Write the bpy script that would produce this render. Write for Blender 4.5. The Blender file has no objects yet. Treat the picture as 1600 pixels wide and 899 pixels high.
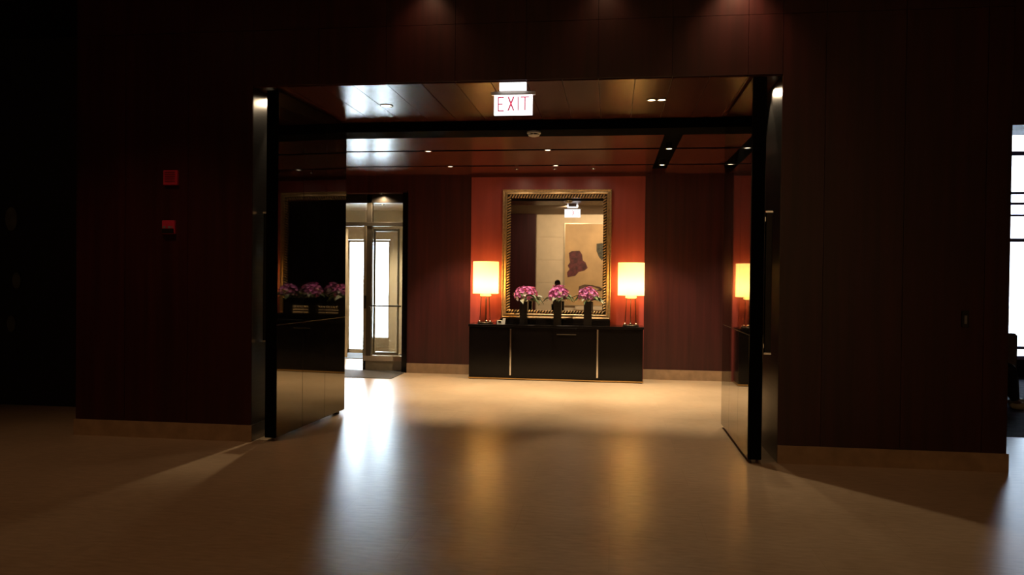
import bpy, bmesh, math, random
from mathutils import Vector, Matrix
random.seed(7)
sc = bpy.context.scene
C = sc.collection
# ------------------------------------------------------------------ camera
def make_camera():
    yaw, pitch, roll = math.radians(7.443), math.radians(0.736), math.radians(-0.622)
    cy, sy, cp, sp = math.cos(yaw), math.sin(yaw), math.cos(pitch), math.sin(pitch)
    fwd = Vector((-sy*cp, cy*cp, -sp)); right = Vector((cy, sy, 0)); down = fwd.cross(right)
    r2 = math.cos(roll)*right + math.sin(roll)*down
    d2 = -math.sin(roll)*right + math.cos(roll)*down
    cam = bpy.data.cameras.new('camera'); o = bpy.data.objects.new('camera', cam); C.objects.link(o)
    cam.sensor_fit = 'HORIZONTAL'; cam.sensor_width = 36; cam.lens = 1200/1600*36
    cam.clip_end = 300; cam.clip_start = 0.05
    m = Matrix((r2, -d2, -fwd)).transposed().to_4x4(); m.translation = (0, 0, 1.6)
    o.matrix_world = m; sc.camera = o
make_camera()
# ------------------------------------------------------------------ world: pale overcast daylight outside
w = bpy.data.worlds.new('world'); sc.world = w; w.use_nodes = True
bg = w.node_tree.nodes['Background']
bg.inputs[0].default_value = (0.72, 0.85, 1.0, 1); bg.inputs[1].default_value = 46.0
# ------------------------------------------------------------------ exposure
vs = sc.view_settings
vs.view_transform = 'Standard'; vs.look = 'None'; vs.gamma = 1; vs.use_curve_mapping = False; vs.exposure = 0.0
sc.cycles.use_denoising = True
sc.cycles.max_bounces = 10; sc.cycles.diffuse_bounces = 5; sc.cycles.glossy_bounces = 6
sc.cycles.transparent_max_bounces = 12
sc.cycles.sample_clamp_indirect = 60.0
# light powers in watts (spots unless named otherwise)
P_GROOVE, P_SOFFIT, P_POCKET, P_ACCENT, P_LAMP = 300, 50, 50, 3.5, 22
P_PORCH, P_LOBBY, P_REAR = 300, 34, 310
WARM = (1.0, 0.77, 0.50); AMBER = (1.0, 0.56, 0.30)

# ------------------------------------------------------------------ materials
def s2l(c):
    return tuple((x/12.92 if x <= .04045 else ((x+.055)/1.055)**2.4) for x in [v/255 for v in c])
MATS = {}
def mat(name, col, rough=.5, metal=0., ior=1.5, grain=None, bump=0., var=.25, emit=None, es=0., coat=0.):
    m = bpy.data.materials.new(name); m.use_nodes = True; nt = m.node_tree; N = nt.nodes; L = nt.links
    b = N['Principled BSDF']
    b.inputs['Roughness'].default_value = rough; b.inputs['Metallic'].default_value = metal
    b.inputs['IOR'].default_value = ior
    if coat: b.inputs['Coat Weight'].default_value = coat; b.inputs['Coat Roughness'].default_value = .05
    tc = N.new('ShaderNodeTexCoord'); mp = N.new('ShaderNodeMapping'); nz = N.new('ShaderNodeTexNoise')
    oi = N.new('ShaderNodeObjectInfo'); ad = N.new('ShaderNodeVectorMath'); ad.operation = 'ADD'
    L.new(tc.outputs['Object'], ad.inputs[0]); L.new(oi.outputs['Random'], ad.inputs[1])
    L.new(ad.outputs[0], mp.inputs[0]); L.new(mp.outputs[0], nz.inputs[0])
    mp.inputs['Scale'].default_value = grain or (6, 6, 6)
    nz.inputs['Scale'].default_value = 1.0; nz.inputs['Detail'].default_value = 5
    rp = N.new('ShaderNodeValToRGB')
    rp.color_ramp.elements[0].position = .3; rp.color_ramp.elements[1].position = .7
    rp.color_ramp.elements[0].color = tuple(c*(1-var) for c in col)+(1,)
    rp.color_ramp.elements[1].color = tuple(min(1, c*(1+var)) for c in col)+(1,)
    L.new(nz.outputs['Fac'], rp.inputs[0]); L.new(rp.outputs[0], b.inputs['Base Color'])
    if bump:
        bp = N.new('ShaderNodeBump'); bp.inputs['Strength'].default_value = bump; bp.inputs['Distance'].default_value = .01
        L.new(nz.outputs['Fac'], bp.inputs['Height']); L.new(bp.outputs[0], b.inputs['Normal'])
    if emit:
        b.inputs['Emission Color'].default_value = tuple(emit)+(1,); b.inputs['Emission Strength'].default_value = es
    MATS[name] = m
    return m
mat('mahogany', (.038, .0058, .0068), .40, grain=(16, 16, .7), var=.3)
mat('mahogany_rear', (.048, .0085, .0095), .42, grain=(16, 16, .7), var=.3)
mat('ceiling_wood', (.072, .022, .014), .25, grain=(12, .6, 12), var=.22, ior=1.24)
mat('ceiling_wood_cross', (.085, .023, .016), .25, grain=(.6, 12, 12), var=.2, ior=1.26)
mat('red_lacquer', (.40, .078, .075), .40, grain=(10, 10, .8), var=.1)
mat('black_gloss', (.0035, .0035, .0035), .035, ior=2.15, var=.05)
MATS['black_gloss'].node_tree.nodes['Principled BSDF'].inputs['Specular Tint'].default_value = (1, .90, .68, 1)
mat('dark_glass', (.002, .002, .002), .03, ior=1.38, var=.05)
mat('black_lacquer', (.005, .004, .004), .12, ior=1.28, var=.1)
mat('black_matte', (.003, .003, .003), .9, ior=1.08, var=.1)
mat('black_satin', (.004, .004, .004), .5, var=.1)
mat('steel', (.27, .255, .24), .30, metal=1., grain=(2, 2, 60), var=.08)
mat('chrome', (.75, .74, .72), .12, metal=1., var=.03)
mat('bronze', (.40, .33, .22), .35, metal=.4, var=.12)
mat('mid_bronze', (.11, .09, .065), .4, metal=.3, var=.1)
mat('dark_bronze', (.03, .024, .018), .35, metal=.5, var=.12)
mat('brass', (.62, .42, .18), .28, metal=1., var=.1)
mat('gold_leaf', (.56, .40, .22), .42, metal=.65, grain=(30, 30, 30), var=.22, bump=.05)
mat('stone_base', (.40, .27, .165), .45, grain=(9, 9, 9), var=.15)
mat('white_plastic', (.62, .60, .55), .4, var=.03)
mat('device_red', (.55, .03, .075), .35, var=.06, emit=(.5, .02, .04), es=0.0)
mat('device_red_shaded', (.16, .008, .02), .5, var=.06)  # shaded copy of the red, paints the dark grooves of the louvres
mat('grey_plastic', (.22, .22, .23), .4, var=.05)
mat('plaque_grey', (.10, .10, .09), .6, var=.3)
mat('dark_wall', (.010, .010, .016), .6, grain=(6, 6, 1), var=.15)
mat('beige_wall', (.62, .49, .33), .7, grain=(3, 3, 3), var=.06)
mat('beige_porch', (.50, .43, .31), .6, grain=(3, 3, 3), var=.06)
mat('lobby_ceiling', (.20, .14, .09), .7, var=.06)
mat('mat_grey', (.075, .070, .066), .9, grain=(90, 90, 90), var=.4, bump=.4)
mat('carpet', (.085, .078, .085), .95, grain=(9, 9, 9), var=.35, bump=.4)
mat('pavement', (.62, .61, .59), .7, grain=(2, 2, 2), var=.08)
mat('window_bar', (.45, .42, .85), .5, var=.05)  # purple colour paints in the daylight bloom over the backlit bars
mat('skin', (.17, .085, .055), .5, var=.08)
mat('hair', (.012, .010, .009), .6, var=.2)
mat('shirt', (.055, .048, .050), .8, grain=(40, 40, 40), var=.15)
mat('trousers', (.014, .014, .018), .85, grain=(40, 40, 40), var=.15)
mat('shoe', (.55, .47, .30), .5, var=.1)
mat('shoe_dark', (.02, .018, .016), .4, var=.1)
mat('chair_fabric', (.16, .115, .085), .85, grain=(40, 40, 40), var=.15)
mat('art_ground', (.46, .29, .13), .6, grain=(1.6, 1.6, 1.6), var=.16)
mat('art_red', (.085, .016, .017), .7, grain=(7, 7, 7), var=.55)
mat('art_olive', (.055, .048, .028), .7, grain=(12, 12, 12), var=.6)
mat('art_brown', (.085, .045, .022), .7, grain=(9, 9, 9), var=.5)
mat('petal_pink', (.60, .16, .46), .55, grain=(30, 30, 30), var=.22)
mat('petal_mauve', (.52, .16, .42), .55, grain=(30, 30, 30), var=.22)
mat('petal_white', (.75, .66, .66), .55, grain=(30, 30, 30), var=.1)
mat('leaf_green', (.10, .16, .065), .45, grain=(20, 20, 20), var=.3)
mat('leaf_grey', (.28, .30, .22), .45, grain=(20, 20, 20), var=.2)
mat('paper', (.80, .77, .68), .6, var=.03)
mat('mirror_glass', (.90, .88, .84), .012, metal=1., var=.01)
mat('vase_black', (.008, .007, .007), .22, var=.1)
mat('lens_warm', (.8, .7, .5), .4, emit=(1, .78, .5), es=9)
mat('lens_cool', (.8, .8, .8), .4, emit=(1, .96, .9), es=9)
mat('sign_face', (.9, .9, .9), .4, emit=(1, .97, .99), es=2.2)
mat('sign_letter', (.6, .05, .12), .4, emit=(.85, .10, .20), es=.55)

def floor_material():
    m = bpy.data.materials.new('limestone'); m.use_nodes = True; nt = m.node_tree; N = nt.nodes; L = nt.links
    b = N['Principled BSDF']; tc = N.new('ShaderNodeTexCoord')
    big = N.new('ShaderNodeTexNoise'); big.inputs['Scale'].default_value = .9; big.inputs['Detail'].default_value = 7
    mp = N.new('ShaderNodeMapping'); mp.inputs['Scale'].default_value = (1.2, 4.5, 1)
    fine = N.new('ShaderNodeTexNoise'); fine.inputs['Scale'].default_value = 7; fine.inputs['Detail'].default_value = 8
    L.new(tc.outputs['Object'], big.inputs[0]); L.new(tc.outputs['Object'], mp.inputs[0]); L.new(mp.outputs[0], fine.inputs[0])
    mx = N.new('ShaderNodeMath'); mx.operation = 'ADD'; L.new(big.outputs['Fac'], mx.inputs[0]); L.new(fine.outputs['Fac'], mx.inputs[1])
    hv = N.new('ShaderNodeMath'); hv.operation = 'MULTIPLY'; hv.inputs[1].default_value = .5; L.new(mx.outputs[0], hv.inputs[0])
    rp = N.new('ShaderNodeValToRGB'); e = rp.color_ramp.elements
    e[0].position = .33; e[0].color = (.40, .29, .18, 1); e[1].position = .66; e[1].color = (.58, .44, .29, 1)
    L.new(hv.outputs[0], rp.inputs[0])
    br = N.new('ShaderNodeTexBrick'); br.offset = .5
    br.inputs['Scale'].default_value = 1; br.inputs['Brick Width'].default_value = 1.2; br.inputs['Row Height'].default_value = .6
    br.inputs['Mortar Size'].default_value = .0025; br.inputs['Mortar Smooth'].default_value = .3
    br.inputs['Color1'].default_value = (1, 1, 1, 1); br.inputs['Color2'].default_value = (.93, .92, .91, 1); br.inputs['Mortar'].default_value = (.86, .84, .80, 1)
    L.new(tc.outputs['Object'], br.inputs[0])
    mm = N.new('ShaderNodeMix'); mm.data_type = 'RGBA'; mm.blend_type = 'MULTIPLY'; mm.inputs[0].default_value = 1
    L.new(rp.outputs[0], mm.inputs[6]); L.new(br.outputs[0], mm.inputs[7]); L.new(mm.outputs[2], b.inputs['Base Color'])
    rr = N.new('ShaderNodeMapRange'); rr.inputs[3].default_value = .26; rr.inputs[4].default_value = .33; b.inputs['IOR'].default_value = 1.22
    L.new(fine.outputs['Fac'], rr.inputs[0]); L.new(rr.outputs[0], b.inputs['Roughness'])
    bp = N.new('ShaderNodeBump'); bp.inputs['Strength'].default_value = .015; bp.inputs['Distance'].default_value = .01
    L.new(fine.outputs['Fac'], bp.inputs['Height']); L.new(bp.outputs[0], b.inputs['Normal'])
    MATS['limestone'] = m
floor_material()
def glass_material(name, tint, refl):
    m = bpy.data.materials.new(name); m.use_nodes = True; nt = m.node_tree; N = nt.nodes; L = nt.links
    for n in list(N):
        if n.type != 'OUTPUT_MATERIAL': N.remove(n)
    tr = N.new('ShaderNodeBsdfTransparent'); tr.inputs[0].default_value = tint+(1,)
    gl = N.new('ShaderNodeBsdfGlossy'); gl.inputs['Roughness'].default_value = .02
    fr = N.new('ShaderNodeFresnel'); fr.inputs[0].default_value = refl
    mx = N.new('ShaderNodeMixShader'); L.new(fr.outputs[0], mx.inputs[0]); L.new(tr.outputs[0], mx.inputs[1]); L.new(gl.outputs[0], mx.inputs[2])
    L.new(mx.outputs[0], N['Material Output'].inputs[0]); MATS[name] = m
glass_material('clear_glass', (.93, .95, .94), 1.45)
glass_material('dimmed_glass', (.36, .37, .38), 1.45)  # dark tint added to cut the daylight from the lounge window
def shade_material():
    m = bpy.data.materials.new('lamp_fabric'); m.use_nodes = True; nt = m.node_tree; N = nt.nodes; L = nt.links
    for n in list(N):
        if n.type != 'OUTPUT_MATERIAL': N.remove(n)
    t = N.new('ShaderNodeBsdfTranslucent'); t.inputs[0].default_value = (.95, .80, .45, 1)
    d = N.new('ShaderNodeBsdfDiffuse'); d.inputs[0].default_value = (.80, .66, .36, 1)
    nz = N.new('ShaderNodeTexNoise'); nz.inputs['Scale'].default_value = 60
    mr = N.new('ShaderNodeMapRange'); mr.inputs[3].default_value = .36; mr.inputs[4].default_value = .44
    mx = N.new('ShaderNodeMixShader'); L.new(nz.outputs['Fac'], mr.inputs[0]); L.new(mr.outputs[0], mx.inputs[0])
    L.new(t.outputs[0], mx.inputs[1]); L.new(d.outputs[0], mx.inputs[2]); L.new(mx.outputs[0], N['Material Output'].inputs[0])
    MATS['lamp_fabric'] = m
shade_material()

# ------------------------------------------------------------------ mesh helpers
def box(bm, x0, x1, y0, y1, z0, z1, bevel=0.):
    r = bmesh.ops.create_cube(bm, size=1.0)
    vs_ = r['verts']
    for v in vs_:
        v.co = Vector((x0+(v.co.x+.5)*(x1-x0), y0+(v.co.y+.5)*(y1-y0), z0+(v.co.z+.5)*(z1-z0)))
    if bevel:
        es = list({e for v in vs_ for e in v.link_edges})
        bmesh.ops.bevel(bm, geom=es, offset=bevel, segments=1, affect='EDGES')
def tube(bm, p, q, r0, r1=None, n=10, caps=True):
    p, q = Vector(p), Vector(q); r1 = r0 if r1 is None else r1
    d = (q-p); q_ = d.to_track_quat('Z', 'Y').to_matrix()
    a = [bm.verts.new(p+q_@Vector((math.cos(2*math.pi*k/n)*r0, math.sin(2*math.pi*k/n)*r0, 0))) for k in range(n)]
    b = [bm.verts.new(q+q_@Vector((math.cos(2*math.pi*k/n)*r1, math.sin(2*math.pi*k/n)*r1, 0))) for k in range(n)]
    for k in range(n): bm.faces.new((a[k], a[(k+1) % n], b[(k+1) % n], b[k]))
    if caps: bm.faces.new(a[::-1]); bm.faces.new(b)
def lathe(bm, prof, n=24, cx=0, cy=0):
    rings = []
    for r, z in prof:
        rings.append([bm.verts.new((cx+math.cos(2*math.pi*k/n)*max(r, 1e-4), cy+math.sin(2*math.pi*k/n)*max(r, 1e-4), z)) for k in range(n)])
    for a, b in zip(rings, rings[1:]):
        for k in range(n): bm.faces.new((a[k], a[(k+1) % n], b[(k+1) % n], b[k]))
def sphere(bm, c, r, sx=1, sy=1, sz=1, u=12, v=8, rot=None):
    res = bmesh.ops.create_uvsphere(bm, u_segments=u, v_segments=v, radius=r)
    for x in res['verts']:
        p = Vector((x.co.x*sx, x.co.y*sy, x.co.z*sz))
        if rot is not None: p = rot@p
        x.co = p+Vector(c)
def prism(bm, pts, y0, y1):       # polygon in x,z extruded along y
    a = [bm.verts.new((x, y0, z)) for x, z in pts]; b = [bm.verts.new((x, y1, z)) for x, z in pts]
    n = len(pts)
    bm.faces.new(a); bm.faces.new(b[::-1])
    for k in range(n): bm.faces.new((a[k], b[k], b[(k+1) % n], a[(k+1) % n]))
def obj(name, bm, m, parent=None, smooth=False, loc=None):
    bmesh.ops.recalc_face_normals(bm, faces=bm.faces[:])
    me = bpy.data.meshes.new(name); bm.to_mesh(me); bm.free()
    me.materials.append(MATS[m])
    if smooth:
        for p in me.polygons: p.use_smooth = True
    o = bpy.data.objects.new(name, me); C.objects.link(o)
    if parent is not None: o.parent = parent
    if loc: o.location = loc
    return o
def boxo(name, x0, x1, y0, y1, z0, z1, m, parent=None, bevel=0.):
    bm = bmesh.new(); box(bm, x0, x1, y0, y1, z0, z1, bevel); return obj(name, bm, m, parent)
def link(name, me, parent, loc=(0, 0, 0), rot=(0, 0, 0), scale=(1, 1, 1)):
    o = bpy.data.objects.new(name, me); C.objects.link(o); o.parent = parent
    o.location = loc; o.rotation_euler = rot; o.scale = scale; return o
def tag(o, label, cat, group=None):
    o['label'] = label; o['category'] = cat
    if group: o['group'] = group
    return o
def thing(name, label, cat, loc=(0, 0, 0), rotz=0., group=None):
    o = bpy.data.objects.new(name, None); C.objects.link(o); o.empty_display_size = .1
    o.location = loc; o.rotation_euler = (0, 0, rotz)
    return tag(o, label, cat, group)
def struct(o, label=None):
    o['kind'] = 'structure'
    if label: o['label'] = label
    return o
def multi(name, boxes, m, parent=None):
    bm = bmesh.new()
    for b in boxes: box(bm, *b)
    return obj(name, bm, m, parent)
def spot(parent, loc, power, color, size=80, blend=.5, target=None, radius=.03):
    l = bpy.data.lights.new('lamp_light', 'SPOT'); l.energy = power; l.color = color
    l.spot_size = math.radians(size); l.spot_blend = blend; l.shadow_soft_size = radius
    o = bpy.data.objects.new('lamp_light', l); C.objects.link(o); o.parent = parent; o.location = loc
    if target is not None:
        d = Vector(target)-(Vector(parent.location)+Vector(loc)); o.rotation_euler = d.to_track_quat('-Z', 'Y').to_euler()
    return o

# ------------------------------------------------------------------ the setting
N_, B_, ZS, ZC, ZL = 6.96, 12.42, 3.39, 3.28, 4.40
struct(boxo('floor', -10, 9.2, -5.4, 15.7, -.2, 0, 'limestone'), 'polished beige limestone lobby floor')
struct(boxo('floor_carpet', 3.55, 9.0, 8.57, 14.0, 0, .006, 'carpet'), 'grey carpet in the window lounge')
struct(boxo('ground_pavement', -40, 40, 15.7, 60, -.2, -.01, 'pavement'), 'pale pavement outside the entrance')
# lobby ceiling, outer shell
struct(boxo('ceiling', -10, 9.2, -5.4, 7.2, ZL, ZL+.2, 'lobby_ceiling'))
struct(boxo('ceiling_upper', -10, 9.2, 7.2, 15.7, ZL, ZL+.2, 'dark_wall'))  # unseen roof slab put in to keep sky light out
struct(boxo('wall_left', -10.2, -10, -5.4, 8.6, 0, ZL, 'dark_wall'))
struct(multi('wall_right', [(9.0, 9.2, -5.4, 14.2, 0, ZL), (5.3, 9.0, 6.96, 7.2, 0, ZL), (3.32, 5.3, 6.96, 7.2, 2.93, ZL)], 'mahogany'))  # full-height stretch beside the opening is unseen, added to block lounge daylight
# rear wall behind the camera, seen in the mirror
rear = struct(multi('wall_rear', [(-10, 9.2, -5.4, -5.05, 0, ZL)], 'beige_wall'), 'beige stone wall behind the camera')
for k in range(8):
    for j in range(5):
        x0 = -2.93+k*1.46; boxo('stone_panel', x0+.003, x0+1.457, -5.05, -5.03, j*.88+.003, (j+1)*.88-.003, 'beige_wall', rear)
struct(boxo('wall_rear_panel', -6.6, -2.95, -5.05, -4.80, 0, ZL, 'mahogany'), 'dark timber panel beside the beige rear wall')
# near wall: core + veneer panels
front = struct(multi('wall_front', [(-5.23, -3.44, 6.98, 8.69, 0, ZL), (1.47, 3.30, 6.98, 8.69, 0, ZL),
                     (-3.44, 1.47, 6.98, 8.69, 3.41, ZL)], 'black_satin'), 'dark mahogany panelled lobby wall around the wide opening')
def veneer(x0, x1, z0, z1): boxo('panel', x0+.0018, x1-.0018, 6.96, 6.978, z0+.0018, z1-.0018, 'mahogany', front)
XS = [-1.46+.654*k for k in range(-6, 9)]
for a, b in zip([-3.42]+[x for x in XS if -3.3 < x < 1.3], [x for x in XS if -3.3 < x < 1.3]+[1.45]):
    if b-a < .15: continue
    veneer(a, b, 3.40, 3.925); veneer(a, b, 3.925, ZL)
for edges in ([-5.25, -4.73, -4.075, -3.42], [1.45, 1.811, 2.465, 3.12, 3.32]):
    for a, b in zip(edges, edges[1:]):
        veneer(a, b, .157, 3.925); veneer(a, b, 3.925, ZL)
boxo('end_panel', -5.25, -5.232, 6.978, 8.4, .157, ZL, 'mahogany', front)
boxo('end_panel', 3.302, 3.32, 6.978, 8.69, .157, ZL, 'mahogany', front)
struct(multi('baseboard_front_left', [(-5.262, -3.408, 6.945, 6.96, 0, .157), (-5.262, -5.25, 6.96, 8.4, 0, .157)], 'stone_base'))
struct(boxo('baseboard_reveal_left', -3.42, -3.408, 6.96, 8.69, 0, .157, 'steel'))
struct(multi('baseboard_front_right', [(1.45, 3.332, 6.945, 6.96, 0, .157), (3.32, 3.332, 6.96, 8.69, 0, .157)], 'stone_base'))
struct(boxo('trim_1', -3.44, -3.42, 6.975, 8.69, .157, 3.39, 'steel'), 'steel lining of the opening behind the open left door')
struct(boxo('trim_2', 1.45, 1.47, 6.975, 8.69, 0, 3.39, 'steel'), 'steel lining of the opening behind the open right door')
# side passage at far left
struct(boxo('wall_passage', -10, -5.25, 8.4, 8.6, 0, ZL, 'dark_wall'), 'dark end wall of the side passage')
# entry soffit of narrow planks
soff = struct(boxo('ceiling_entry', -3.44, 1.47, 6.98, 8.69, 3.402, 3.41, 'black_satin'), 'glossy plank soffit over the opening')
xb = [-3.42]+[.18+.327*k for k in range(-11, 4)]+[1.45]
xb = sorted(x for x in xb if -3.43 < x < 1.46)
bm = bmesh.new(); box(bm, -.1605, .1605, 0, 1.70, 3.39, 3.402); pl = obj('plank', bm, 'ceiling_wood', soff); pme = pl.data
pl.location = ((xb[1]+xb[2])/2, 6.985, 0)
for a, b in list(zip(xb, xb[1:])):
    if (a, b) == (xb[1], xb[2]): continue
    link('plank', pme, soff, ((a+b)/2, 6.985, 0), scale=((b-a-.006)/.321, 1, 1))
# dark beam between soffit and vestibule ceiling
beam = struct(multi('trim_3', [(-6.5, 3.2, 8.69, 9.10, ZC, 3.335), (-6.5, 3.2, 8.74, 9.10, 3.335, ZL)], 'black_matte'), 'black beam between the two timber ceilings')
# vestibule ceiling: three bands, split by a black channel
vc = struct(boxo('ceiling_vestibule', -6.5, 3.2, 9.10, 12.62, 3.36, 3.40, 'black_matte'), 'glossy red timber ceiling in three bands')
for y0, y1 in ((9.11, 10.0), (10.10, 11.40), (11.50, 12.40)):
    for x0, x1 in ((-6.5, .58), (.79, 3.2)):
        boxo('ceiling_panel', x0, x1, y0, y1, ZC, ZC+.003, 'ceiling_wood_cross', vc)
# vestibule walls
back = struct(multi('wall_back', [(-3.37, 3.2, 12.42, 12.7, 0, ZL), (-6.5, -3.37, 12.42, 12.70, 2.99, ZL)], 'mahogany_rear'), 'dark mahogany rear wall of the vestibule')
boxo('lacquer_panel', -2.306, .502, 12.40, 12.42, .0, ZC, 'red_lacquer', back)['label'] = 'red lacquer panel behind the mirror'
struct(boxo('trim_5', -2.306, .502, 12.37, 12.40, 3.235, ZC, 'ceiling_wood_cross'), 'narrow timber cornice above the red panel')
struct(multi('baseboard_back', [(-3.37, -2.306, 12.405, 12.42, 0, .16), (.502, 3.2, 12.405, 12.42, 0, .16)], 'stone_base'))
struct(multi('wall_vestibule_left', [(-6.7, -6.5, 8.6, 12.7, 0, ZL)], 'mahogany_rear'))
struct(multi('wall_vestibule_right', [(3.0, 3.3, 8.69, 14.2, 0, ZL)], 'mahogany_rear'))
struct(multi('trim_4', [(-3.46, -3.37, 12.40, 12.70, 0, 2.99), (-3.385, -3.37, 12.385, 12.40, 0, 3.02)], 'black_lacquer'), 'black frame at the right of the glass entrance')
# entrance porch beyond the glass
struct(multi('wall_porch', [(-3.3, -3.1, 12.7, 15.5, 0, 3.2), (-7.2, -7.0, 12.7, 15.5, 0, 3.2), (-7.2, -6.5, 12.6, 12.7, 0, 3.4)], 'beige_porch'), 'pale wall of the lit entrance porch')
struct(boxo('ceiling_porch', -7.2, -3.1, 12.7, 15.6, 2.95, 3.2, 'beige_porch'))
struct(multi('wall_entrance', [(-4.56, -3.1, 15.4, 15.6, 0, ZL), (-7.2, -5.52, 15.4, 15.6, 0, ZL), (-5.52, -4.56, 15.4, 15.6, 2.36, ZL),
      (-5.05, -4.985, 15.4, 15.6, 0, 2.36)], 'beige_porch'), 'outer entrance wall with bright glazed openings')
# window lounge at far right
struct(multi('wall_lounge', [(3.3, 6.0, 14.0, 14.2, 0, ZL), (7.5, 9.2, 14.0, 14.2, 0, ZL), (6.0, 7.5, 14.0, 14.2, 0, .30)], 'dark_wall'), 'dark window wall of the lounge')  # unseen walling keeps the window narrow to limit its daylight

# ------------------------------------------------------------------ window in the lounge
wn = bpy.data.objects.new('window_1', None); C.objects.link(wn); wn.location = (6.75, 14.05, .30); struct(wn, 'tall daylit lounge window, bars tinted purple by painted bloom')
boxo('pane', -.75, .75, .03, .036, 0, 4.1, 'dimmed_glass', wn)
for x in (-.73, .55): boxo('window_frame', x-.03, x+.03, -.02, .08, 0, 4.1, 'window_bar', wn)
for z, t in ((.03, .06), (.20, .05), (2.03, .06), (2.45, .035), (2.65, .04), (2.83, .04), (3.5, .07), (4.06, .06)):
    boxo('window_bar', -.75, .75, -.02, .05, z-t/2, z+t/2, 'window_bar', wn)

# ------------------------------------------------------------------ big pivot doors
def pivot_door(loc, rotz, back, label):
    d = thing('pivot_door', label, 'door', loc, rotz, 'tall black pivot doors of the opening')
    s = back           # +1: back of the leaf lies toward +x
    T = .115
    boxo('leaf', min(0, s*T)+.004, max(0, s*T)-.004, 0.0, 1.64, .035, 3.365, 'black_satin', d, .003)
    def pm(z0, z1, mm):
        bm = bmesh.new(); box(bm, -.003, .003, 0, .54, z0, z1, .0008); me = bpy.data.meshes.new('panel'); bmesh.ops.recalc_face_normals(bm, faces=bm.faces[:]); bm.to_mesh(me); bm.free(); me.materials.append(MATS[mm]); return me
    lo, up = pm(.04, 1.116, 'black_gloss'), pm(1.124, 3.36, 'dark_glass')
    for xf in (0, s*T):
        for k in range(3): link('panel', lo, d, (xf, .006+k*.5445, 0)); link('glass_panel', up, d, (xf, .006+k*.5445, 0))
    boxo('edge_stile', min(.003*s, s*(T-.003)), max(.003*s, s*(T-.003)), -.006, .003, .035, 3.365, 'black_matte', d)
    boxo('floor_pivot', s*.03, s*.085, 1.50, 1.56, 0, .036, 'dark_bronze', d)
    boxo('floor_pivot', s*.04, s*.075, .05, .09, .0, .036, 'steel', d)
    # long pull handle on the back of the leaf
    h = boxo('pull_handle', s*(T+.030), s*(T+.085), .10, .15, .96, 2.20, 'black_satin', d, .004) if s > 0 else boxo('pull_handle', s*(T+.085), s*(T+.030), .10, .15, .96, 2.20, 'black_satin', d, .004)
    for z in (1.02, 2.14):
        a, b = sorted((s*T, s*(T+.034))); boxo('bracket', a, b, .112, .138, z-.02, z+.02, 'chrome', h)
    for z0, z1 in ((.945, .962), (2.198, 2.212)):
        a, b = sorted((s*(T+.026), s*(T+.089))); boxo('end_cap', a, b, .097, .153, z0, z1, 'chrome', h)
    return d
pivot_door((-3.185, 7.0, 0), -math.atan2(.095, 1.64), -1, 'open glossy black door leaf at the left of the wide opening')
pivot_door((1.19, 6.90, 0), 0, 1, 'open glossy black door leaf at the right, reflecting a lamp')

# ------------------------------------------------------------------ glass entrance (inner screen)
g = thing('glass_entrance_screen', 'bronze framed glass entrance screen with push bar at left rear', 'glass door', (-3.46, 12.62, 0))
def gb(name, x0, x1, y0, y1, z0, z1, m, p=g): return boxo(name, x0, x1, y0, y1, z0, z1, m, p, .002)
gb('base_rail', -.72, 0, -.02, .10, 0, .165, 'bronze'); gb('base_cap', -.72, 0, -.035, .115, .165, .245, 'beige_wall')
gb('mullion', -.685, -.60, 0, .10, .245, 2.99, 'mid_bronze')
gb('mullion_edge', -.735, -.685, -.02, .06, 0, 2.45, 'bronze')
gb('transom_bar', -3.0, 0, -.01, .08, 2.45, 2.515, 'mid_bronze')
gb('head_bar', -3.0, 0, 0, .10, 2.84, 2.99, 'dark_bronze')
gb('jamb', -.05, 0, 0, .08, .245, 2.99, 'bronze')
gb('pane', -.60, -.05, .03, .038, .245, 2.45, 'clear_glass'); gb('pane', -.60, -.05, .03, .038, 2.515, 2.84, 'clear_glass')
gb('pane', -3.0, -.73, .03, .038, 2.515, 2.84, 'clear_glass')
lf = gb('door_leaf_frame', -.58, -.545, .045, .08, .26, 2.40, 'bronze')
gb('stile', -.16, -.125, .045, .08, .26, 2.40, 'bronze', lf); gb('rail', -.545, -.16, .045, .08, 2.36, 2.40, 'bronze', lf); gb('rail', -.545, -.16, .045, .08, .26, .31, 'bronze', lf)
gb('push_bar', -.62, -.06, -.06, -.035, 1.085, 1.11, 'chrome')
gb('pull_handle', -.70, -.67, -.07, -.04, 1.05, 1.27, 'dark_bronze')
# outer glazed leaves in the bright openings
for i, (x0, x1, z0, lab) in enumerate(((-5.515, -5.055, 0, 'left'), (-4.98, -4.565, .30, 'right'))):
    o = thing('outer_glass_door', 'bright daylit outer glass leaf, %s one seen through the entrance' % ('narrower left' if i == 0 else 'broader right'), 'glass door', (x0, 15.42, 0), 0, 'outer glass leaves')
    W = x1-x0
    boxo('stile', 0, .09 if i == 0 else .03, 0, .06, 0, 2.35, 'bronze', o); boxo('stile', W-.03, W, 0, .06, 0, 2.35, 'bronze', o)
    boxo('bottom_rail', .03, W-.03, 0, .06, 0, .08 if i == 0 else .33, 'bronze', o); boxo('top_rail', .03, W-.03, 0, .06, 2.30, 2.35, 'bronze', o)
    boxo('pane', .03, W-.03, .025, .031, .08, 2.30, 'clear_glass', o)
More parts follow.
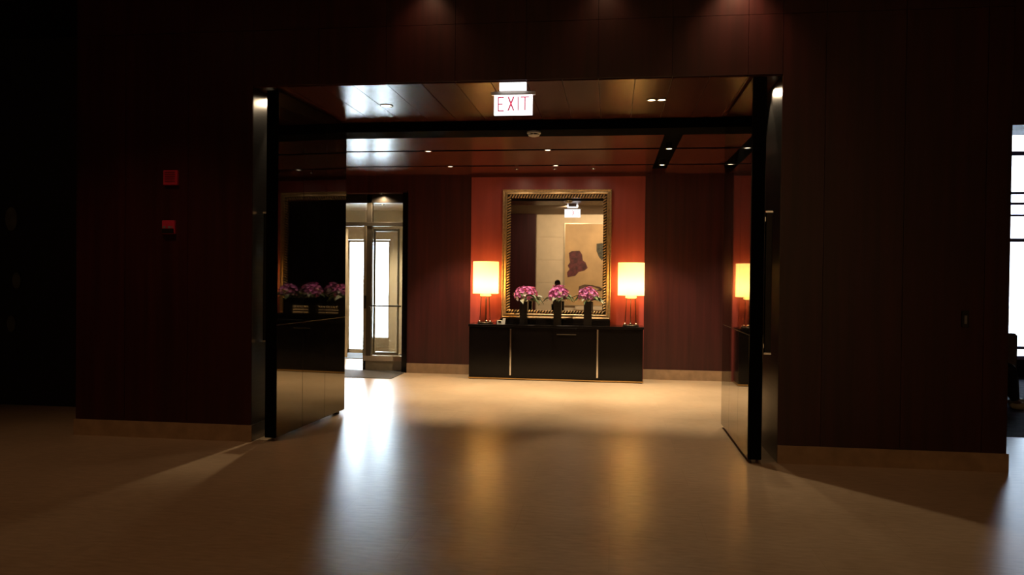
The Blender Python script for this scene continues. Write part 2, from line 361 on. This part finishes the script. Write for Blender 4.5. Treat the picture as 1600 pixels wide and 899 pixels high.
# second inner leaf frame inside the porch (revolving wing)
o = thing('revolving_wing', 'bronze framed glass wing inside the lit entrance porch', 'glass door', (-5.05, 14.1, 0), math.radians(20))
boxo('stile', 0, .05, 0, .04, .05, 2.5, 'bronze', o); boxo('stile', -1.0, -.95, 0, .04, .05, 2.5, 'bronze', o)
boxo('rail', -.95, 0, 0, .04, .05, .22, 'bronze', o); boxo('rail', -.95, 0, 0, .04, 2.42, 2.5, 'bronze', o); boxo('pane', -.95, 0, .016, .022, .22, 2.42, 'clear_glass', o)
boxo('push_bar', -.95, 0, -.05, -.03, 1.08, 1.11, 'chrome', o)
tag(boxo('door_mat', -5.6, -3.40, 11.62, 12.58, 0, .008, 'mat_grey'), 'dark grey mat on the floor before the glass entrance', 'mat')
tag(boxo('porch_mat', -6.6, -3.6, 14.3, 15.3, 0, .012, 'mat_grey'), 'dark mat on the porch floor behind the glass', 'mat')

# ------------------------------------------------------------------ console
c = thing('console_cabinet', 'long black lacquer console cabinet under the gold mirror', 'cabinet', (-.8755, 11.88, 0))
hw = 1.361
boxo('body', -hw+.01, hw-.01, .012, .51, .03, .825, 'black_lacquer', c, .004)
boxo('top', -hw, hw, -.01, .515, .825, .865, 'black_lacquer', c, .004)
boxo('plinth', -hw+.02, hw-.02, .02, .515, 0, .012, 'black_satin', c); boxo('brass_strip', -hw, hw, .0, .515, .012, .030, 'brass', c)
for x0, x1 in ((-hw+.012, -.70), (-.678, .650), (.672, hw-.012)):
    d = boxo('door', x0, x1, 0, .012, .045, .815, 'black_lacquer', c, .002)
boxo('pull_strip', -.702, -.676, -.022, .004, .075, .80, 'chrome', c, .003); boxo('pull_strip', .648, .674, -.022, .004, .07, .815, 'chrome', c, .003)
boxo('handle_highlight', .03, .33, -.008, .002, .722, .732, 'steel', c)  # strip stands in for the highlight along the drawer's slot handle
tag(boxo('plinth_block', -1.7755, -.0305, 12.18, 12.395, .865, .945, 'black_lacquer', None, .003), 'low black block on the console carrying the gold mirror', 'plinth')

# ------------------------------------------------------------------ mirror
m = thing('wall_mirror', 'large gilded mirror with rope moulding leaning above the console', 'mirror', (-.902, 12.355, .946))
m.rotation_euler = (math.radians(-.55), 0, 0)
W, Hh = 1.755, 2.08
def frame_sweep(bm, prof):
    loops = []
    for d, h in prof:
        x, z0, z1 = W/2-d, d, Hh-d
        loops.append([bm.verts.new(p) for p in ((-x, -h, z0), (x, -h, z0), (x, -h, z1), (-x, -h, z1))])
    for a, b in zip(loops, loops[1:]):
        for k in range(4): bm.faces.new((a[k], a[(k+1) % 4], b[(k+1) % 4], b[k]))
bm = bmesh.new(); frame_sweep(bm, [(0, 0), (0, .045), (.004, .052), (.012, .055), (.020, .052), (.025, .044), (.034, .040), (.05, .046), (.066, .049), (.074, .044), (.078, .026), (.130, .022), (.130, 0), (0, 0)])
fr = obj('frame', bm, 'gold_leaf', m)
bm = bmesh.new()
def rope(p, q, n, ax):
    p, q = Vector(p), Vector(q)
    for k in range(n):
        c_ = p.lerp(q, (k+.5)/n)
        rot = Matrix.Rotation(math.radians(32 if ax == 'x' else 58), 3, 'Y')
        sphere(bm, c_, .036, .34, .60, 1.0, 6, 4, rot)
i = .107
rope((-W/2+i, -.036, i), (W/2-i, -.036, i), 34, 'x'); rope((-W/2+i, -.036, Hh-i), (W/2-i, -.036, Hh-i), 34, 'x')
rope((-W/2+i, -.036, i), (-W/2+i, -.036, Hh-i), 42, 'z'); rope((W/2-i, -.036, i), (W/2-i, -.036, Hh-i), 42, 'z')
obj('rope_moulding', bm, 'gold_leaf', m, True)['kind'] = 'stuff'
for b in ((-W/2+.079, W/2-.079, .079, .130), (-W/2+.079, W/2-.079, Hh-.130, Hh-.079), (-W/2+.079, -W/2+.130, .130, Hh-.130), (W/2-.130, W/2-.079, .130, Hh-.130)):
    boxo('rope_shade_strip', b[0], b[1], -.029, -.018, b[2], b[3], 'dark_bronze', m)  # dark strips paint the shade behind the rope beads
boxo('mirror_pane', -W/2+.125, W/2-.125, -.018, -.012, .125, Hh-.125, 'mirror_glass', m)
boxo('backing', -W/2+.02, W/2-.02, -.011, -.003, .02, Hh-.02, 'black_satin', m)

# ------------------------------------------------------------------ table lamps
def table_lamp(x, label):
    l = thing('table_lamp', label, 'lamp', (x, 12.13, .865), 0, 'pair of table lamps on the console')
    bm = bmesh.new(); lathe(bm, [(.075, .478), (.203, .478), (.205, .48), (.205, .985), (.200, .987), (.0, .987)], 40); obj('lamp_shade', bm, 'lamp_fabric', l, True)
    bm = bmesh.new(); lathe(bm, [(.082, .474), (.088, .440), (.070, .432), (.070, .474)], 28); obj('diffuser_ring', bm, 'lamp_fabric', l, True)
    bm = bmesh.new(); lathe(bm, [(.0, .0), (.125, .0), (.125, .014), (.11, .018), (.09, .014), (.09, .006), (.0, .006)], 28); obj('base', bm, 'dark_bronze', l, True)
    for a in (90, 200, 330):
        a = math.radians(a); r0, r1 = .095, .070
        bm = bmesh.new(); tube(bm, (math.cos(a)*r0, math.sin(a)*r0, .012), (math.cos(a)*r1, math.sin(a)*r1, .46), .0055, n=8); o = obj('rod', bm, 'dark_bronze', l, True)
        bm = bmesh.new(); lathe(bm, [(0, .012), (.022, .014), (.022, .030), (.012, .045), (0, .047)], 12, math.cos(a)*r0, math.sin(a)*r0); obj('foot_knob', bm, 'chrome', o, True)
    bm = bmesh.new(); tube(bm, (.0, .0, .006), (.0, .0, .40), .004, n=8); obj('cord_stem', bm, 'dark_bronze', l, True)
    p = bpy.data.lights.new('bulb_light', 'POINT'); p.energy = P_LAMP; p.color = (1, .62, .26); p.shadow_soft_size = .05
    po = bpy.data.objects.new('bulb_light', p); C.objects.link(po); po.parent = l; po.location = (0, 0, .62)
table_lamp(-2.008, 'lit drum-shade table lamp at the left end of the console')
table_lamp(.290, 'lit drum-shade table lamp at the right end of the console')

# ------------------------------------------------------------------ vases and bouquets
def petal_mesh(name, m, r):
    bm = bmesh.new()
    for k in range(5):
        a = 2*math.pi*k/5
        rot = Matrix.Rotation(a, 3, 'Z')@Matrix.Rotation(math.radians(-28), 3, 'Y')
        pts = [(0, 0, 0), (.35, .26, .05), (.8, .30, .16), (1, 0, .12), (.8, -.30, .16), (.35, -.26, .05)]
        v = [bm.verts.new(rot@(Vector(p)*r)) for p in pts]; cc = bm.verts.new(rot@(Vector((.6, 0, .02))*r))
        for j in range(6): bm.faces.new((v[j], v[(j+1) % 6], cc))
    sphere(bm, (0, 0, .12*r), .16*r, u=6, v=4)
    me = bpy.data.meshes.new(name); bm.to_mesh(me); bm.free(); me.materials.append(MATS[m]); return me
BL = {k: petal_mesh('blossom', k, .048) for k in ('petal_pink', 'petal_mauve', 'petal_white')}
def leaf_mesh(m, L_=.17, w_=.03):
    bm = bmesh.new(); n = 6; rows = []
    for k in range(n+1):
        t = k/n; wd = w_*math.sin(math.pi*min(.98, .06+t*.92))
        z = .05*math.sin(t*2.2)-.05*t*t
        rows.append([bm.verts.new((t*L_, -wd, z+.006)), bm.verts.new((t*L_, 0, z)), bm.verts.new((t*L_, wd, z+.006))])
    for a, b in zip(rows, rows[1:]):
        for j in range(2): bm.faces.new((a[j], a[j+1], b[j+1], b[j]))
    me = bpy.data.meshes.new('leaf'); bm.to_mesh(me); bm.free(); me.materials.append(MATS[m]); return me
LF = {k: leaf_mesh(k) for k in ('leaf_green', 'leaf_grey')}
bm = bmesh.new(); h, q = .36, .061
box(bm, -q, q, -q, q, 0, .012)
for b in ((-q, -q+.008, -q, q, .012, h), (q-.008, q, -q, q, .012, h), (-q+.008, q-.008, -q, -q+.008, .012, h), (-q+.008, q-.008, q-.008, q, .012, h)): box(bm, *b)
bmesh.ops.recalc_face_normals(bm, faces=bm.faces[:]); VM = bpy.data.meshes.new('vase'); bm.to_mesh(VM); bm.free(); VM.materials.append(MATS['vase_black'])
def arrangement(x, y, kind, seed, vlab, blab, sc_=1., leafdir=0):
    rnd = random.Random(seed)
    v = bpy.data.objects.new('vase', VM); C.objects.link(v); v.location = (x, y, .865); v.rotation_euler = (0, 0, .1*(rnd.random()-.5)); tag(v, vlab, 'vase', 'black vases on the console')
    b = thing('bouquet', blab, 'flowers', (x, y, .865+.20), 0, 'bouquets on the console')
    bm = bmesh.new()
    for k in range(5):
        a = k*1.256; tube(bm, (math.cos(a)*.02, math.sin(a)*.02, -.15), (math.cos(a)*.04, math.sin(a)*.04, .24), .004, n=5)
    obj('stems', bm, 'leaf_green', b)
    n = 34
    for k in range(n):
        u = (k+.5)/n; ph = k*2.39996
        zz = 1-1.35*u; rr = math.sqrt(max(0, 1-zz*zz))
        p = Vector((rr*math.cos(ph)*.125, rr*math.sin(ph)*.105, .265+zz*.115))*sc_
        p += Vector((rnd.uniform(-.015, .015), rnd.uniform(-.015, .015), rnd.uniform(-.02, .02)))
        nrm = Vector((rr*math.cos(ph), rr*math.sin(ph), zz+.1))
        mm = kind if rnd.random() > .3 or zz > .25 else 'petal_white'
        s = rnd.uniform(.75, 1.1)
        link('blossom', BL[mm], b, p, nrm.to_track_quat('Z', 'Y').to_euler(), (s, s, s))
    for k in range(13):
        a = leafdir+rnd.uniform(-1, 1)*(1.0 if k < 6 else 3.1)
        s = rnd.uniform(.8, 1.45)
        link('leaf', LF['leaf_green' if k % 3 else 'leaf_grey'], b, (math.cos(a)*.04, math.sin(a)*.04, .185+rnd.uniform(-.01, .05)), (rnd.uniform(-.5, .5), rnd.uniform(-.2, .35), a), (s, s, s))
arrangement(-1.375, 12.02, 'petal_pink', 3, 'tall black vase at the left of three, holding bright pink flowers', 'bright pink bouquet in the leftmost black vase', 1.0, -.2)
arrangement(-.845, 12.0, 'petal_pink', 5, 'tall black vase in the middle of three on the console', 'round orchid pink bouquet in the middle vase with leaves at right', 1.0, -.15)
arrangement(-.373, 12.0, 'petal_mauve', 9, 'tall black vase at the right of three, holding dusky mauve flowers', 'dusky mauve bouquet in the rightmost black vase', .98, -.1)
k = thing('card_holder', 'small white card holder beside the left lamp on the console', 'card holder', (-1.735, 12.0, .865))
bm = bmesh.new(); prism(bm, [(-.065, 0), (.055, 0), (.065, .085), (.03, .09), (.02, .05), (-.065, .06)], 0, .05); obj('card', bm, 'paper', k)
boxo('photo', -.045, .0, -.003, .001, .02, .05, 'black_satin', k)

# ------------------------------------------------------------------ exit sign
s = thing('exit_sign', 'glowing white EXIT sign hanging from the plank soffit', 'exit sign', (-.9276, 7.05, 3.39))
boxo('canopy', -.09, .09, -.03, .06, -.045, 0, 'grey_plastic', s, .004); boxo('canopy_glow_box', -.125, .125, -.045, -.030, -.072, 0, 'sign_face', s, .002)  # glowing box added for the white glare around the canopy
for x in (-.13, .13):
    bm = bmesh.new(); tube(bm, (x*.6, 0, -.03), (x, 0, -.075), .005, n=6); obj('hanger', bm, 'steel', s)
boxo('housing_bar', -.205, .205, -.022, .022, -.105, -.075, 'white_plastic', s, .003)
pn = boxo('light_panel', -.178, .178, -.012, .012, -.290, -.105, 'sign_face', s, .002)
def letters(side):
    y0, y1 = (-.0155, -.012) if side < 0 else (.012, .0155)
    f = -side
    t = .015
    def bar(bm, x0, x1, z0, z1): a, b = sorted((x0*f, x1*f)); box(bm, a, b, y0, y1, z0, z1)
    def diag(bm, x0, x1, z0, z1):
        pts = [((x0-t/2)*f, z0), ((x0+t/2)*f, z0), ((x1+t/2)*f, z1), ((x1-t/2)*f, z1)]; prism(bm, pts, y0, y1)
    zb, zt = -.256, -.122
    bm = bmesh.new(); bar(bm, -.143, -.132, zb, zt); bar(bm, -.132, -.086, zb, zb+.011); bar(bm, -.132, -.096, -.195, -.184); bar(bm, -.132, -.086, zt-.011, zt); obj('letter', bm, 'sign_letter', pn)
    bm = bmesh.new(); diag(bm, -.046, .006, zb+.006, zt); diag(bm, .006, -.046, zb+.006, zt); obj('letter', bm, 'sign_letter', pn)
    bm = bmesh.new(); bar(bm, .042, .052, zb+.006, zt); obj('letter', bm, 'sign_letter', pn)
    bm = bmesh.new(); bar(bm, .104, .115, zb+.006, zt); bar(bm, .070, .149, zt-.011, zt); obj('letter', bm, 'sign_letter', pn)
letters(-1); letters(1)

# ------------------------------------------------------------------ smoke detector on the beam
d = thing('smoke_detector', 'round off-white smoke detector under the black beam', 'smoke detector', (-.915, 8.80, ZC))
bm = bmesh.new(); lathe(bm, [(0, 0), (.078, 0), (.080, -.018), (.076, -.026), (.0, -.026)], 28); obj('base', bm, 'white_plastic', d, True)
bm = bmesh.new(); lathe(bm, [(.055, -.026), (.058, -.040)], 28); obj('vent_band', bm, 'dark_bronze', d, True)
for k in range(8):
    a = k*math.pi/4; bm = bmesh.new(); tube(bm, (math.cos(a)*.062, math.sin(a)*.062, -.026), (math.cos(a)*.060, math.sin(a)*.060, -.042), .006, n=6); obj('rib', bm, 'white_plastic', d)
bm = bmesh.new(); lathe(bm, [(.066, -.040), (.060, -.050), (.03, -.058), (0, -.059)], 28); obj('cap', bm, 'white_plastic', d, True)

# ------------------------------------------------------------------ wall devices
d = thing('fire_alarm_sounder', 'square red louvred alarm sounder high on the left wall', 'alarm', (-4.240, 6.96, 2.458))
boxo('housing', -.073, .073, -.035, 0, 0, .143, 'device_red', d, .005)
for k in range(5): boxo('louvre_groove', -.052, .050, -.041, -.035, .030+k*.022, .040+k*.022, 'device_red_shaded', d)
d = thing('fire_alarm_pull', 'small red alarm call point lower on the left wall', 'alarm', (-4.258, 6.96, 1.987))
boxo('housing', -.066, .066, -.035, 0, 0, .130, 'device_red', d, .005); boxo('cover', -.06, .06, -.048, -.035, .004, .050, 'dark_bronze', d, .003)
for x0, x1 in ((-.052, -.028), (.0, .028), (.036, .044)): boxo('mark', x0, x1, -.038, -.035, .056, .076, 'grey_plastic', d)
d = thing('card_reader', 'slim dark card reader on the right wall', 'card reader', (2.968, 6.96, 1.22))
boxo('housing', -.028, .028, -.022, 0, 0, .14, 'black_satin', d, .004); boxo('light_strip', -.010, .010, -.025, -.022, .03, .10, 'grey_plastic', d)
for z, lab, r in ((2.24, 'pale oval wall plaque, the topmost in the dark left passage', .16), (1.50, 'faint oval wall plaque, the middle one in the dark left passage', .11), (.98, 'faint oval wall plaque, the lowest in the dark left passage', .11)):
    d = thing('oval_plaque', lab, 'plaque', (-7.17 if z != 1.5 else -7.10, 8.40, z), 0, 'oval plaques in the side passage')
    for nm, f, y, mm in (('rim', 1, .02, 'dark_bronze'), ('face', .88, .026, 'plaque_grey')):
        bm = bmesh.new(); prism(bm, [(math.cos(a*math.pi/12)*r*.55*f, math.sin(a*math.pi/12)*r*f) for a in range(24)], -y, 0); obj(nm, bm, mm, d)

# ------------------------------------------------------------------ recessed downlights
def ring_meshes():
    out = {}
    for nm, r in (('small', .050), ('large', .070), ('tiny', .03)):
        bm = bmesh.new(); lathe(bm, [(r*.78, .0), (r*.9, .078), (r*.9, 0), (r, 0), (r, -.006), (r*.80, -.008), (r*.78, .0)], 20); me = bpy.data.meshes.new('trim_ring'); bmesh.ops.recalc_face_normals(bm, faces=bm.faces[:]); bm.to_mesh(me); bm.free(); me.materials.append(MATS['dark_bronze'])
        bm = bmesh.new(); lathe(bm, [(r*.78, -.002), (r*.4, -.004), (0, -.005)], 16); m2 = bpy.data.meshes.new('lens'); bm.to_mesh(m2); bm.free(); m2.materials.append(MATS['lens_warm'])
        out[nm] = (me, m2)
    return out
RG = ring_meshes()
def downlight(loc, label, group, power, size='small', cone=90, color=WARM, blend=.6, target=None, two=False, radius=.03):
    d = thing('downlight', label, 'downlight', loc, 0, group)
    for dx in ((-.05, .05) if two else (0,)):
        link('trim_ring', RG[size][0], d, (dx, 0, 0)); link('lens', RG[size][1], d, (dx, 0, 0))
    if power: spot(d, (0, 0, -.03), power, color, cone, blend, target, radius)
    return d
colname = {-2.46: 'leftmost', -.86: 'centre left', .70: 'black channel', 1.65: 'rightmost'}
for y, rown in ((10.05, 'front ceiling groove near the beam'), (11.455, 'rear ceiling groove near the mirror')):
    for x in (-2.46, -.86, .70, 1.65):
        z = ZC
        downlight((x, y, z), '%s downlight in the %s' % (colname[x], rown), 'vestibule downlights', P_GROOVE if x < 1 else P_GROOVE*.5, cone=74, blend=.6)
for x, lab in ((-1.49, 'left'), (-.90, 'middle'), (-.31, 'right')):
    downlight((x, 11.80, ZC), 'tiny accent light above the mirror, %s of three' % lab, 'accent lights over the mirror', P_ACCENT, 'tiny', 125, WARM, .8, (x, 12.35, 2.3))
downlight((-2.37, 7.83, ZS), 'round downlight in the bright left part of the plank soffit', 'soffit downlights', 12, 'large', 90, WARM)
downlight((.415, 7.80, ZS), 'twin-lamp downlight in the right part of the plank soffit', 'soffit downlights', P_SOFFIT*1.9, 'small', 84, WARM, .3, target=(1.35, 6.35, 0), two=True)
for x, xw, wl in ((-3.355, -3.42, 'left'), (1.385, 1.45, 'right')):
    dl = downlight((x, 7.45, ZS), 'tiny downlight in the slot behind the open %s door' % wl, 'slot downlights', P_POCKET*(1.5 if x < 0 else .5), 'tiny', 70, WARM, radius=.01)
    spot(dl, (0, 0, -.03), P_POCKET*.35, WARM, 70, .9, (xw, 7.22, 3.17), .02)  # second beam added to brighten the steel lining
downlight((-3.87, 12.53, 2.99), 'small downlight in the head of the glass entrance', None, 50, 'tiny', 150, WARM)
downlight((-4.3, 14.0, 2.95), 'downlight in the porch ceiling behind the glass', 'porch downlights', P_PORCH, 'small', 130, (1, .80, .55))
downlight((-5.6, 13.5, 2.95), 'downlight in the hidden left part of the porch ceiling', 'porch downlights', P_PORCH, 'small', 130, (1, .80, .55))
# unseen lobby ceiling lamps: wall washers, then added floor and rear-wall fill
for x, p, wl in ((1.08, 34, 'right corner'), (-1.72, 9, 'left half'), (-.10, 5, 'middle')):
    downlight((x, 6.72, ZL), 'wall-washing downlight in the lobby ceiling above the %s of the opening' % wl, 'lobby wall washers', p, 'small', 90, AMBER, 1, (x, 6.95, 3.4))
for x, y, wl in ((-4.3, 5.4, 'near the left panelled wall'), (.4, 3.4, 'in front of the opening'), (3.0, 4.6, 'near the right panelled wall'), (-1.0, .9, 'beside the camera')):  # added lamps, out of view, that lift the lobby floor
    downlight((x, y, ZL), 'unseen ceiling fill lamp added over the lobby floor %s' % wl, 'added lobby floor fill lamps', P_LOBBY*(1.7 if x < -2 else .5 if x > 2 else .55), 'small', 95, AMBER, .8)
for x, wl in ((-1.6, 'left'), (.2, 'middle'), (2.0, 'right')):  # added out of view to brighten the rear wall in the mirror
    downlight((x, -2.0, ZL), 'unseen ceiling spotlight added to brighten the %s of the painting' % wl, 'added painting spotlights', P_REAR, 'small', 125, WARM, .7, (x, -5.05, 2.4))

# ------------------------------------------------------------------ painting and shelf on the rear wall (seen in the mirror)
a = thing('abstract_painting', 'tall abstract painting of dark rock shapes, seen in the mirror', 'painting', (.20, -5.03, .90))
boxo('canvas', -2.03, 2.03, 0, .04, 0, 3.13, 'art_ground', a)
for b in ((-2.06, -2.03, 0, .06, -.03, 3.16), (2.03, 2.06, 0, .06, -.03, 3.16), (-2.03, 2.03, 0, .06, 3.13, 3.16), (-2.03, 2.03, 0, .06, -.03, 0)): boxo('frame_strip', *b, 'bronze', a)
def blob(name, pts, m, y=.046):
    bm = bmesh.new(); prism(bm, pts, .04, y); return obj(name, bm, m, a)

def rel(pts): return [(x-.20, z-.90) for x, z in pts]
blob('painted_rock', rel([(-1.68, 2.91), (-1.57, 2.98), (-1.27, 3.0), (-1.17, 2.85), (-1.14, 2.62), (-1.04, 2.56), (-.95, 2.34), (-1.06, 2.24), (-1.29, 2.18), (-1.42, 2.03), (-1.72, 1.97), (-1.74, 2.16), (-1.64, 2.29), (-1.72, 2.42), (-1.63, 2.55), (-1.66, 2.75)]), 'art_red')
blob('painted_rock', rel([(-.62, 3.27), (-.42, 3.30), (-.15, 3.25), (0, 2.95), (-.12, 2.70), (-.42, 2.64), (-.53, 2.77), (-.62, 2.99)]), 'art_olive')
blob('painted_rock', rel([(-1.27, 1.63), (-1.06, 1.7), (-.73, 1.67), (-.47, 1.61), (-.37, 1.53), (-.43, 1.45), (-.63, 1.46), (-.5, 1.53), (-.7, 1.61), (-.93, 1.57), (-1.05, 1.44), (-1.25, 1.3), (-1.29, 1.5)]), 'art_brown')
blob('painted_rock', rel([(.6, 2.4), (.9, 2.7), (1.3, 2.5), (1.2, 2.1), (.8, 1.9)]), 'art_red')
a = thing('stone_shelf', 'pale stone shelf below the painting, seen in the mirror', 'shelf', (0.2, -5.03, 0))
boxo('top', -1.6, 1.6, 0, .42, .72, .86, 'beige_wall', a, .01)
for x in (-1.4, 1.4): boxo('leg', x-.06, x+.06, .05, .36, 0, .72, 'beige_wall', a)

# ------------------------------------------------------------------ people
def skin_mesh(name, verts, edges, radii, m, parent, root=0, sub=2):
    me = bpy.data.meshes.new(name); me.from_pydata(verts, edges, []); me.materials.append(MATS[m])
    o = bpy.data.objects.new(name, me); C.objects.link(o); o.parent = parent
    o.modifiers.new('skin', 'SKIN'); o.modifiers['skin'].use_smooth_shade = True
    for k, r in enumerate(radii):
        sv = me.skin_vertices[0].data[k]; sv.radius = (r, r) if not isinstance(r, tuple) else r; sv.use_root = (k == root)
    sb = o.modifiers.new('sub', 'SUBSURF'); sb.levels = sub; sb.render_levels = sub
    return o
def graph(J, bones):
    names = list(J); idx = {n: k for k, n in enumerate(names)}
    return [J[n][:3] for n in names], [(idx[a_], idx[b_]) for a_, b_ in bones], [J[n][3] for n in names]
def person(loc, rotz, label, J, shirt, trousers, shoe, hairm='hair'):
    p = thing('person', label, 'person', loc, rotz)
    bones = [('pelvis', 'spine'), ('spine', 'chest'), ('chest', 'neckb'), ('neckb', 'neck'), ('neck', 'jaw'), ('jaw', 'head'), ('head', 'crown')]
    for s_ in 'lr':
        bones += [('chest', 'sh'+s_), ('sh'+s_, 'el'+s_), ('el'+s_, 'wr'+s_), ('wr'+s_, 'pa'+s_), ('pelvis', 'hip'+s_), ('hip'+s_, 'kn'+s_), ('kn'+s_, 'an'+s_), ('an'+s_, 'toe'+s_)]
    # five fingers from each palm, curled forward
    for s_, sg in (('l', -1), ('r', 1)):
        P = Vector(J['pa'+s_][:3]); Wr = Vector(J['wr'+s_][:3]); d = (P-Wr).normalized()
        side = d.cross(Vector((0, 0, 1))).normalized(); up = side.cross(d).normalized()
        for k, (off, ln) in enumerate(((-.028, .075), (-.010, .085), (.010, .08), (.028, .062))):
            b0 = P+side*off+d*.02; b1 = b0+d*ln*.55-up*.005; b2 = b1+d*ln*.3-up*ln*.35
            for q, v, r in ((0, b0, .010), (1, b1, .009), (2, b2, .008)): J['f%s%d%d' % (s_, k, q)] = (*v, r)
            bones += [('pa'+s_, 'f%s%d0' % (s_, k)), ('f%s%d0' % (s_, k), 'f%s%d1' % (s_, k)), ('f%s%d1' % (s_, k), 'f%s%d2' % (s_, k))]
        t0 = P-d*.015-side*sg*.035; t1 = t0+d*.035-side*sg*.022; 
        J['t%s0' % s_] = (*t0, .011); J['t%s1' % s_] = (*t1, .010)
        bones += [('pa'+s_, 't%s0' % s_), ('t%s0' % s_, 't%s1' % s_)]
    v, e, r = graph(J, bones); skin_mesh('body', v, e, r, 'skin', p)
    def garment(name, keys, bb, grow, m, over={}):
        Jg = {n: (*J[n][:3], over.get(n, J[n][3]+grow)) for n in keys}
        v, e, r = graph(Jg, [b for b in bb if b[0] in Jg and b[1] in Jg]); skin_mesh(name, v, e, r, m, p)
    def mid(a_, b_, t): 
        A, B = Vector(J[a_][:3]), Vector(J[b_][:3]); return tuple(A.lerp(B, t))
    J2 = dict(J)
    garment('shirt', ['pelvis', 'spine', 'chest', 'neckb', 'shl', 'shr', 'ell', 'elr'], bones, .014, shirt)
    garment('trousers', ['pelvis', 'hipl', 'hipr', 'knl', 'knr', 'anl', 'anr'], bones, .016, trousers, {'pelvis': J['pelvis'][3]+.010})
    for s_ in 'lr':
        A, T = Vector(J['an'+s_][:3]), Vector(J['toe'+s_][:3]); bm = bmesh.new()
        d = T-A; d.z = 0; ang = math.atan2(d.y, d.x); L_ = d.length+.12
        mid_ = (A+T)/2; rot = Matrix.Rotation(ang, 3, 'Z')
        zb = min(A.z-.085, T.z-.04)
        sphere(bm, (mid_.x, mid_.y, zb+.05), .5, L_, .10, .10, 14, 8, rot)
        for q in bm.verts: q.co.z = max(q.co.z, zb+.005)
        obj('shoe', bm, shoe, p, True)
    H_ = Vector(J['head'][:3]); Cr = Vector(J['crown'][:3])
    bm = bmesh.new(); sphere(bm, H_+Vector((0, -.018, .035)), .098, .92, 1.0, .92, 16, 10)
    for q in list(bm.verts):
        if q.co.z < H_.z-.02 or (q.co.y > H_.y+.045 and q.co.z < H_.z+.06): q.co = H_+(q.co-H_)*.72
    obj('hair', bm, hairm, p, True)
    for sg in (-1, 1):
        bm = bmesh.new(); sphere(bm, H_+Vector((sg*.086, -.005, -.01)), .03, .4, .7, 1.1, 8, 6); obj('ear', bm, 'skin', p, True)
        bm = bmesh.new(); sphere(bm, H_+Vector((sg*.032, .078, .005)), .012, 1, .6, .7, 8, 6); obj('eye', bm, 'hair', p, True)
    bm = bmesh.new(); sphere(bm, H_+Vector((0, .092, -.022)), .016, .8, 1.1, 1.6, 8, 6); obj('nose', bm, 'skin', p, True)
    bm = bmesh.new(); sphere(bm, H_+Vector((0, .078, -.062)), .02, 1.1, .5, .35, 8, 6); obj('mouth', bm, 'art_red', p, True)
    return p
stand = dict(pelvis=(0, 0, .97, .125), spine=(0, 0, 1.14, .120), chest=(0, .01, 1.34, .145), neckb=(0, 0, 1.48, .075), neck=(0, .01, 1.54, .056), jaw=(0, .025, 1.595, .070), head=(0, .02, 1.66, .086), crown=(0, .01, 1.715, .060),
    shl=(-.175, 0, 1.43, .062), ell=(-.255, .05, 1.17, .044), wrl=(-.085, .25, 1.22, .029), pal=(-.035, .32, 1.25, .033),
    shr=(.175, 0, 1.43, .062), elr=(.255, .05, 1.17, .044), wrr=(.085, .25, 1.22, .029), par=(.035, .32, 1.25, .033),
    hipl=(-.095, 0, .90, .092), knl=(-.105, .015, .50, .060), anl=(-.105, -.02, .09, .040), toel=(-.12, .13, .045, .034),
    hipr=(.095, 0, .90, .092), knr=(.105, .015, .50, .060), anr=(.105, -.02, .09, .040), toer=(.12, .13, .045, .034))
person((-1.75, 0, 0), 0, 'standing person in dark shirt with bent arms, reflected in the mirror', stand, 'shirt', 'trousers', 'shoe_dark')
sit = dict(pelvis=(0, .02, .53, .125), spine=(0, 0, .70, .120), chest=(0, -.02, .90, .140), neckb=(0, -.02, 1.03, .072), neck=(0, -.01, 1.09, .055), jaw=(0, .01, 1.145, .070), head=(0, .005, 1.21, .086), crown=(0, -.005, 1.265, .060),
    shl=(-.17, -.02, .98, .060), ell=(-.23, .06, .74, .044), wrl=(-.15, .30, .70, .029), pal=(-.13, .37, .69, .033),
    shr=(.17, -.02, .98, .060), elr=(.23, .06, .74, .044), wrr=(.15, .30, .70, .029), par=(.13, .37, .69, .033),
    hipl=(-.10, .05, .52, .095), knl=(-.11, .47, .56, .064), anl=(-.11, .60, .12, .042), toel=(-.11, .74, .06, .034),
    hipr=(.10, .05, .52, .095), knr=(.11, .47, .54, .064), anr=(.11, .52, .10, .042), toer=(.12, .66, .045, .034))
person((4.52, 10.5, 0), -math.pi/2, 'seated person in dark trousers and tan shoes at the far right edge', sit, 'shirt', 'trousers', 'shoe')
def armchair(loc, rotz, label):
    c_ = thing('armchair', label, 'armchair', loc, rotz, 'lounge armchairs')
    boxo('seat', -.30, .30, -.28, .34, .26, .40, 'chair_fabric', c_, .03); boxo('backrest', -.34, .34, -.42, -.28, .26, .90, 'chair_fabric', c_, .03)
    for x in (-1, 1):
        a_, b_ = sorted((x*.30, x*.37)); boxo('armrest', a_, b_, -.28, .28, .26, .60, 'chair_fabric', c_, .02)
    for x in (-.30, .30):
        for y in (-.36, .26):
            bm = bmesh.new(); tube(bm, (x, y, 0), (x, y, .27), .014, .022, 8); obj('leg', bm, 'dark_bronze', c_)
armchair((4.52, 10.5, .006), -math.pi/2, 'brown armchair under the seated person at the far right')
armchair((5.19, 11.75, .006), 0, 'brown armchair behind the seated legs, its back edge showing')
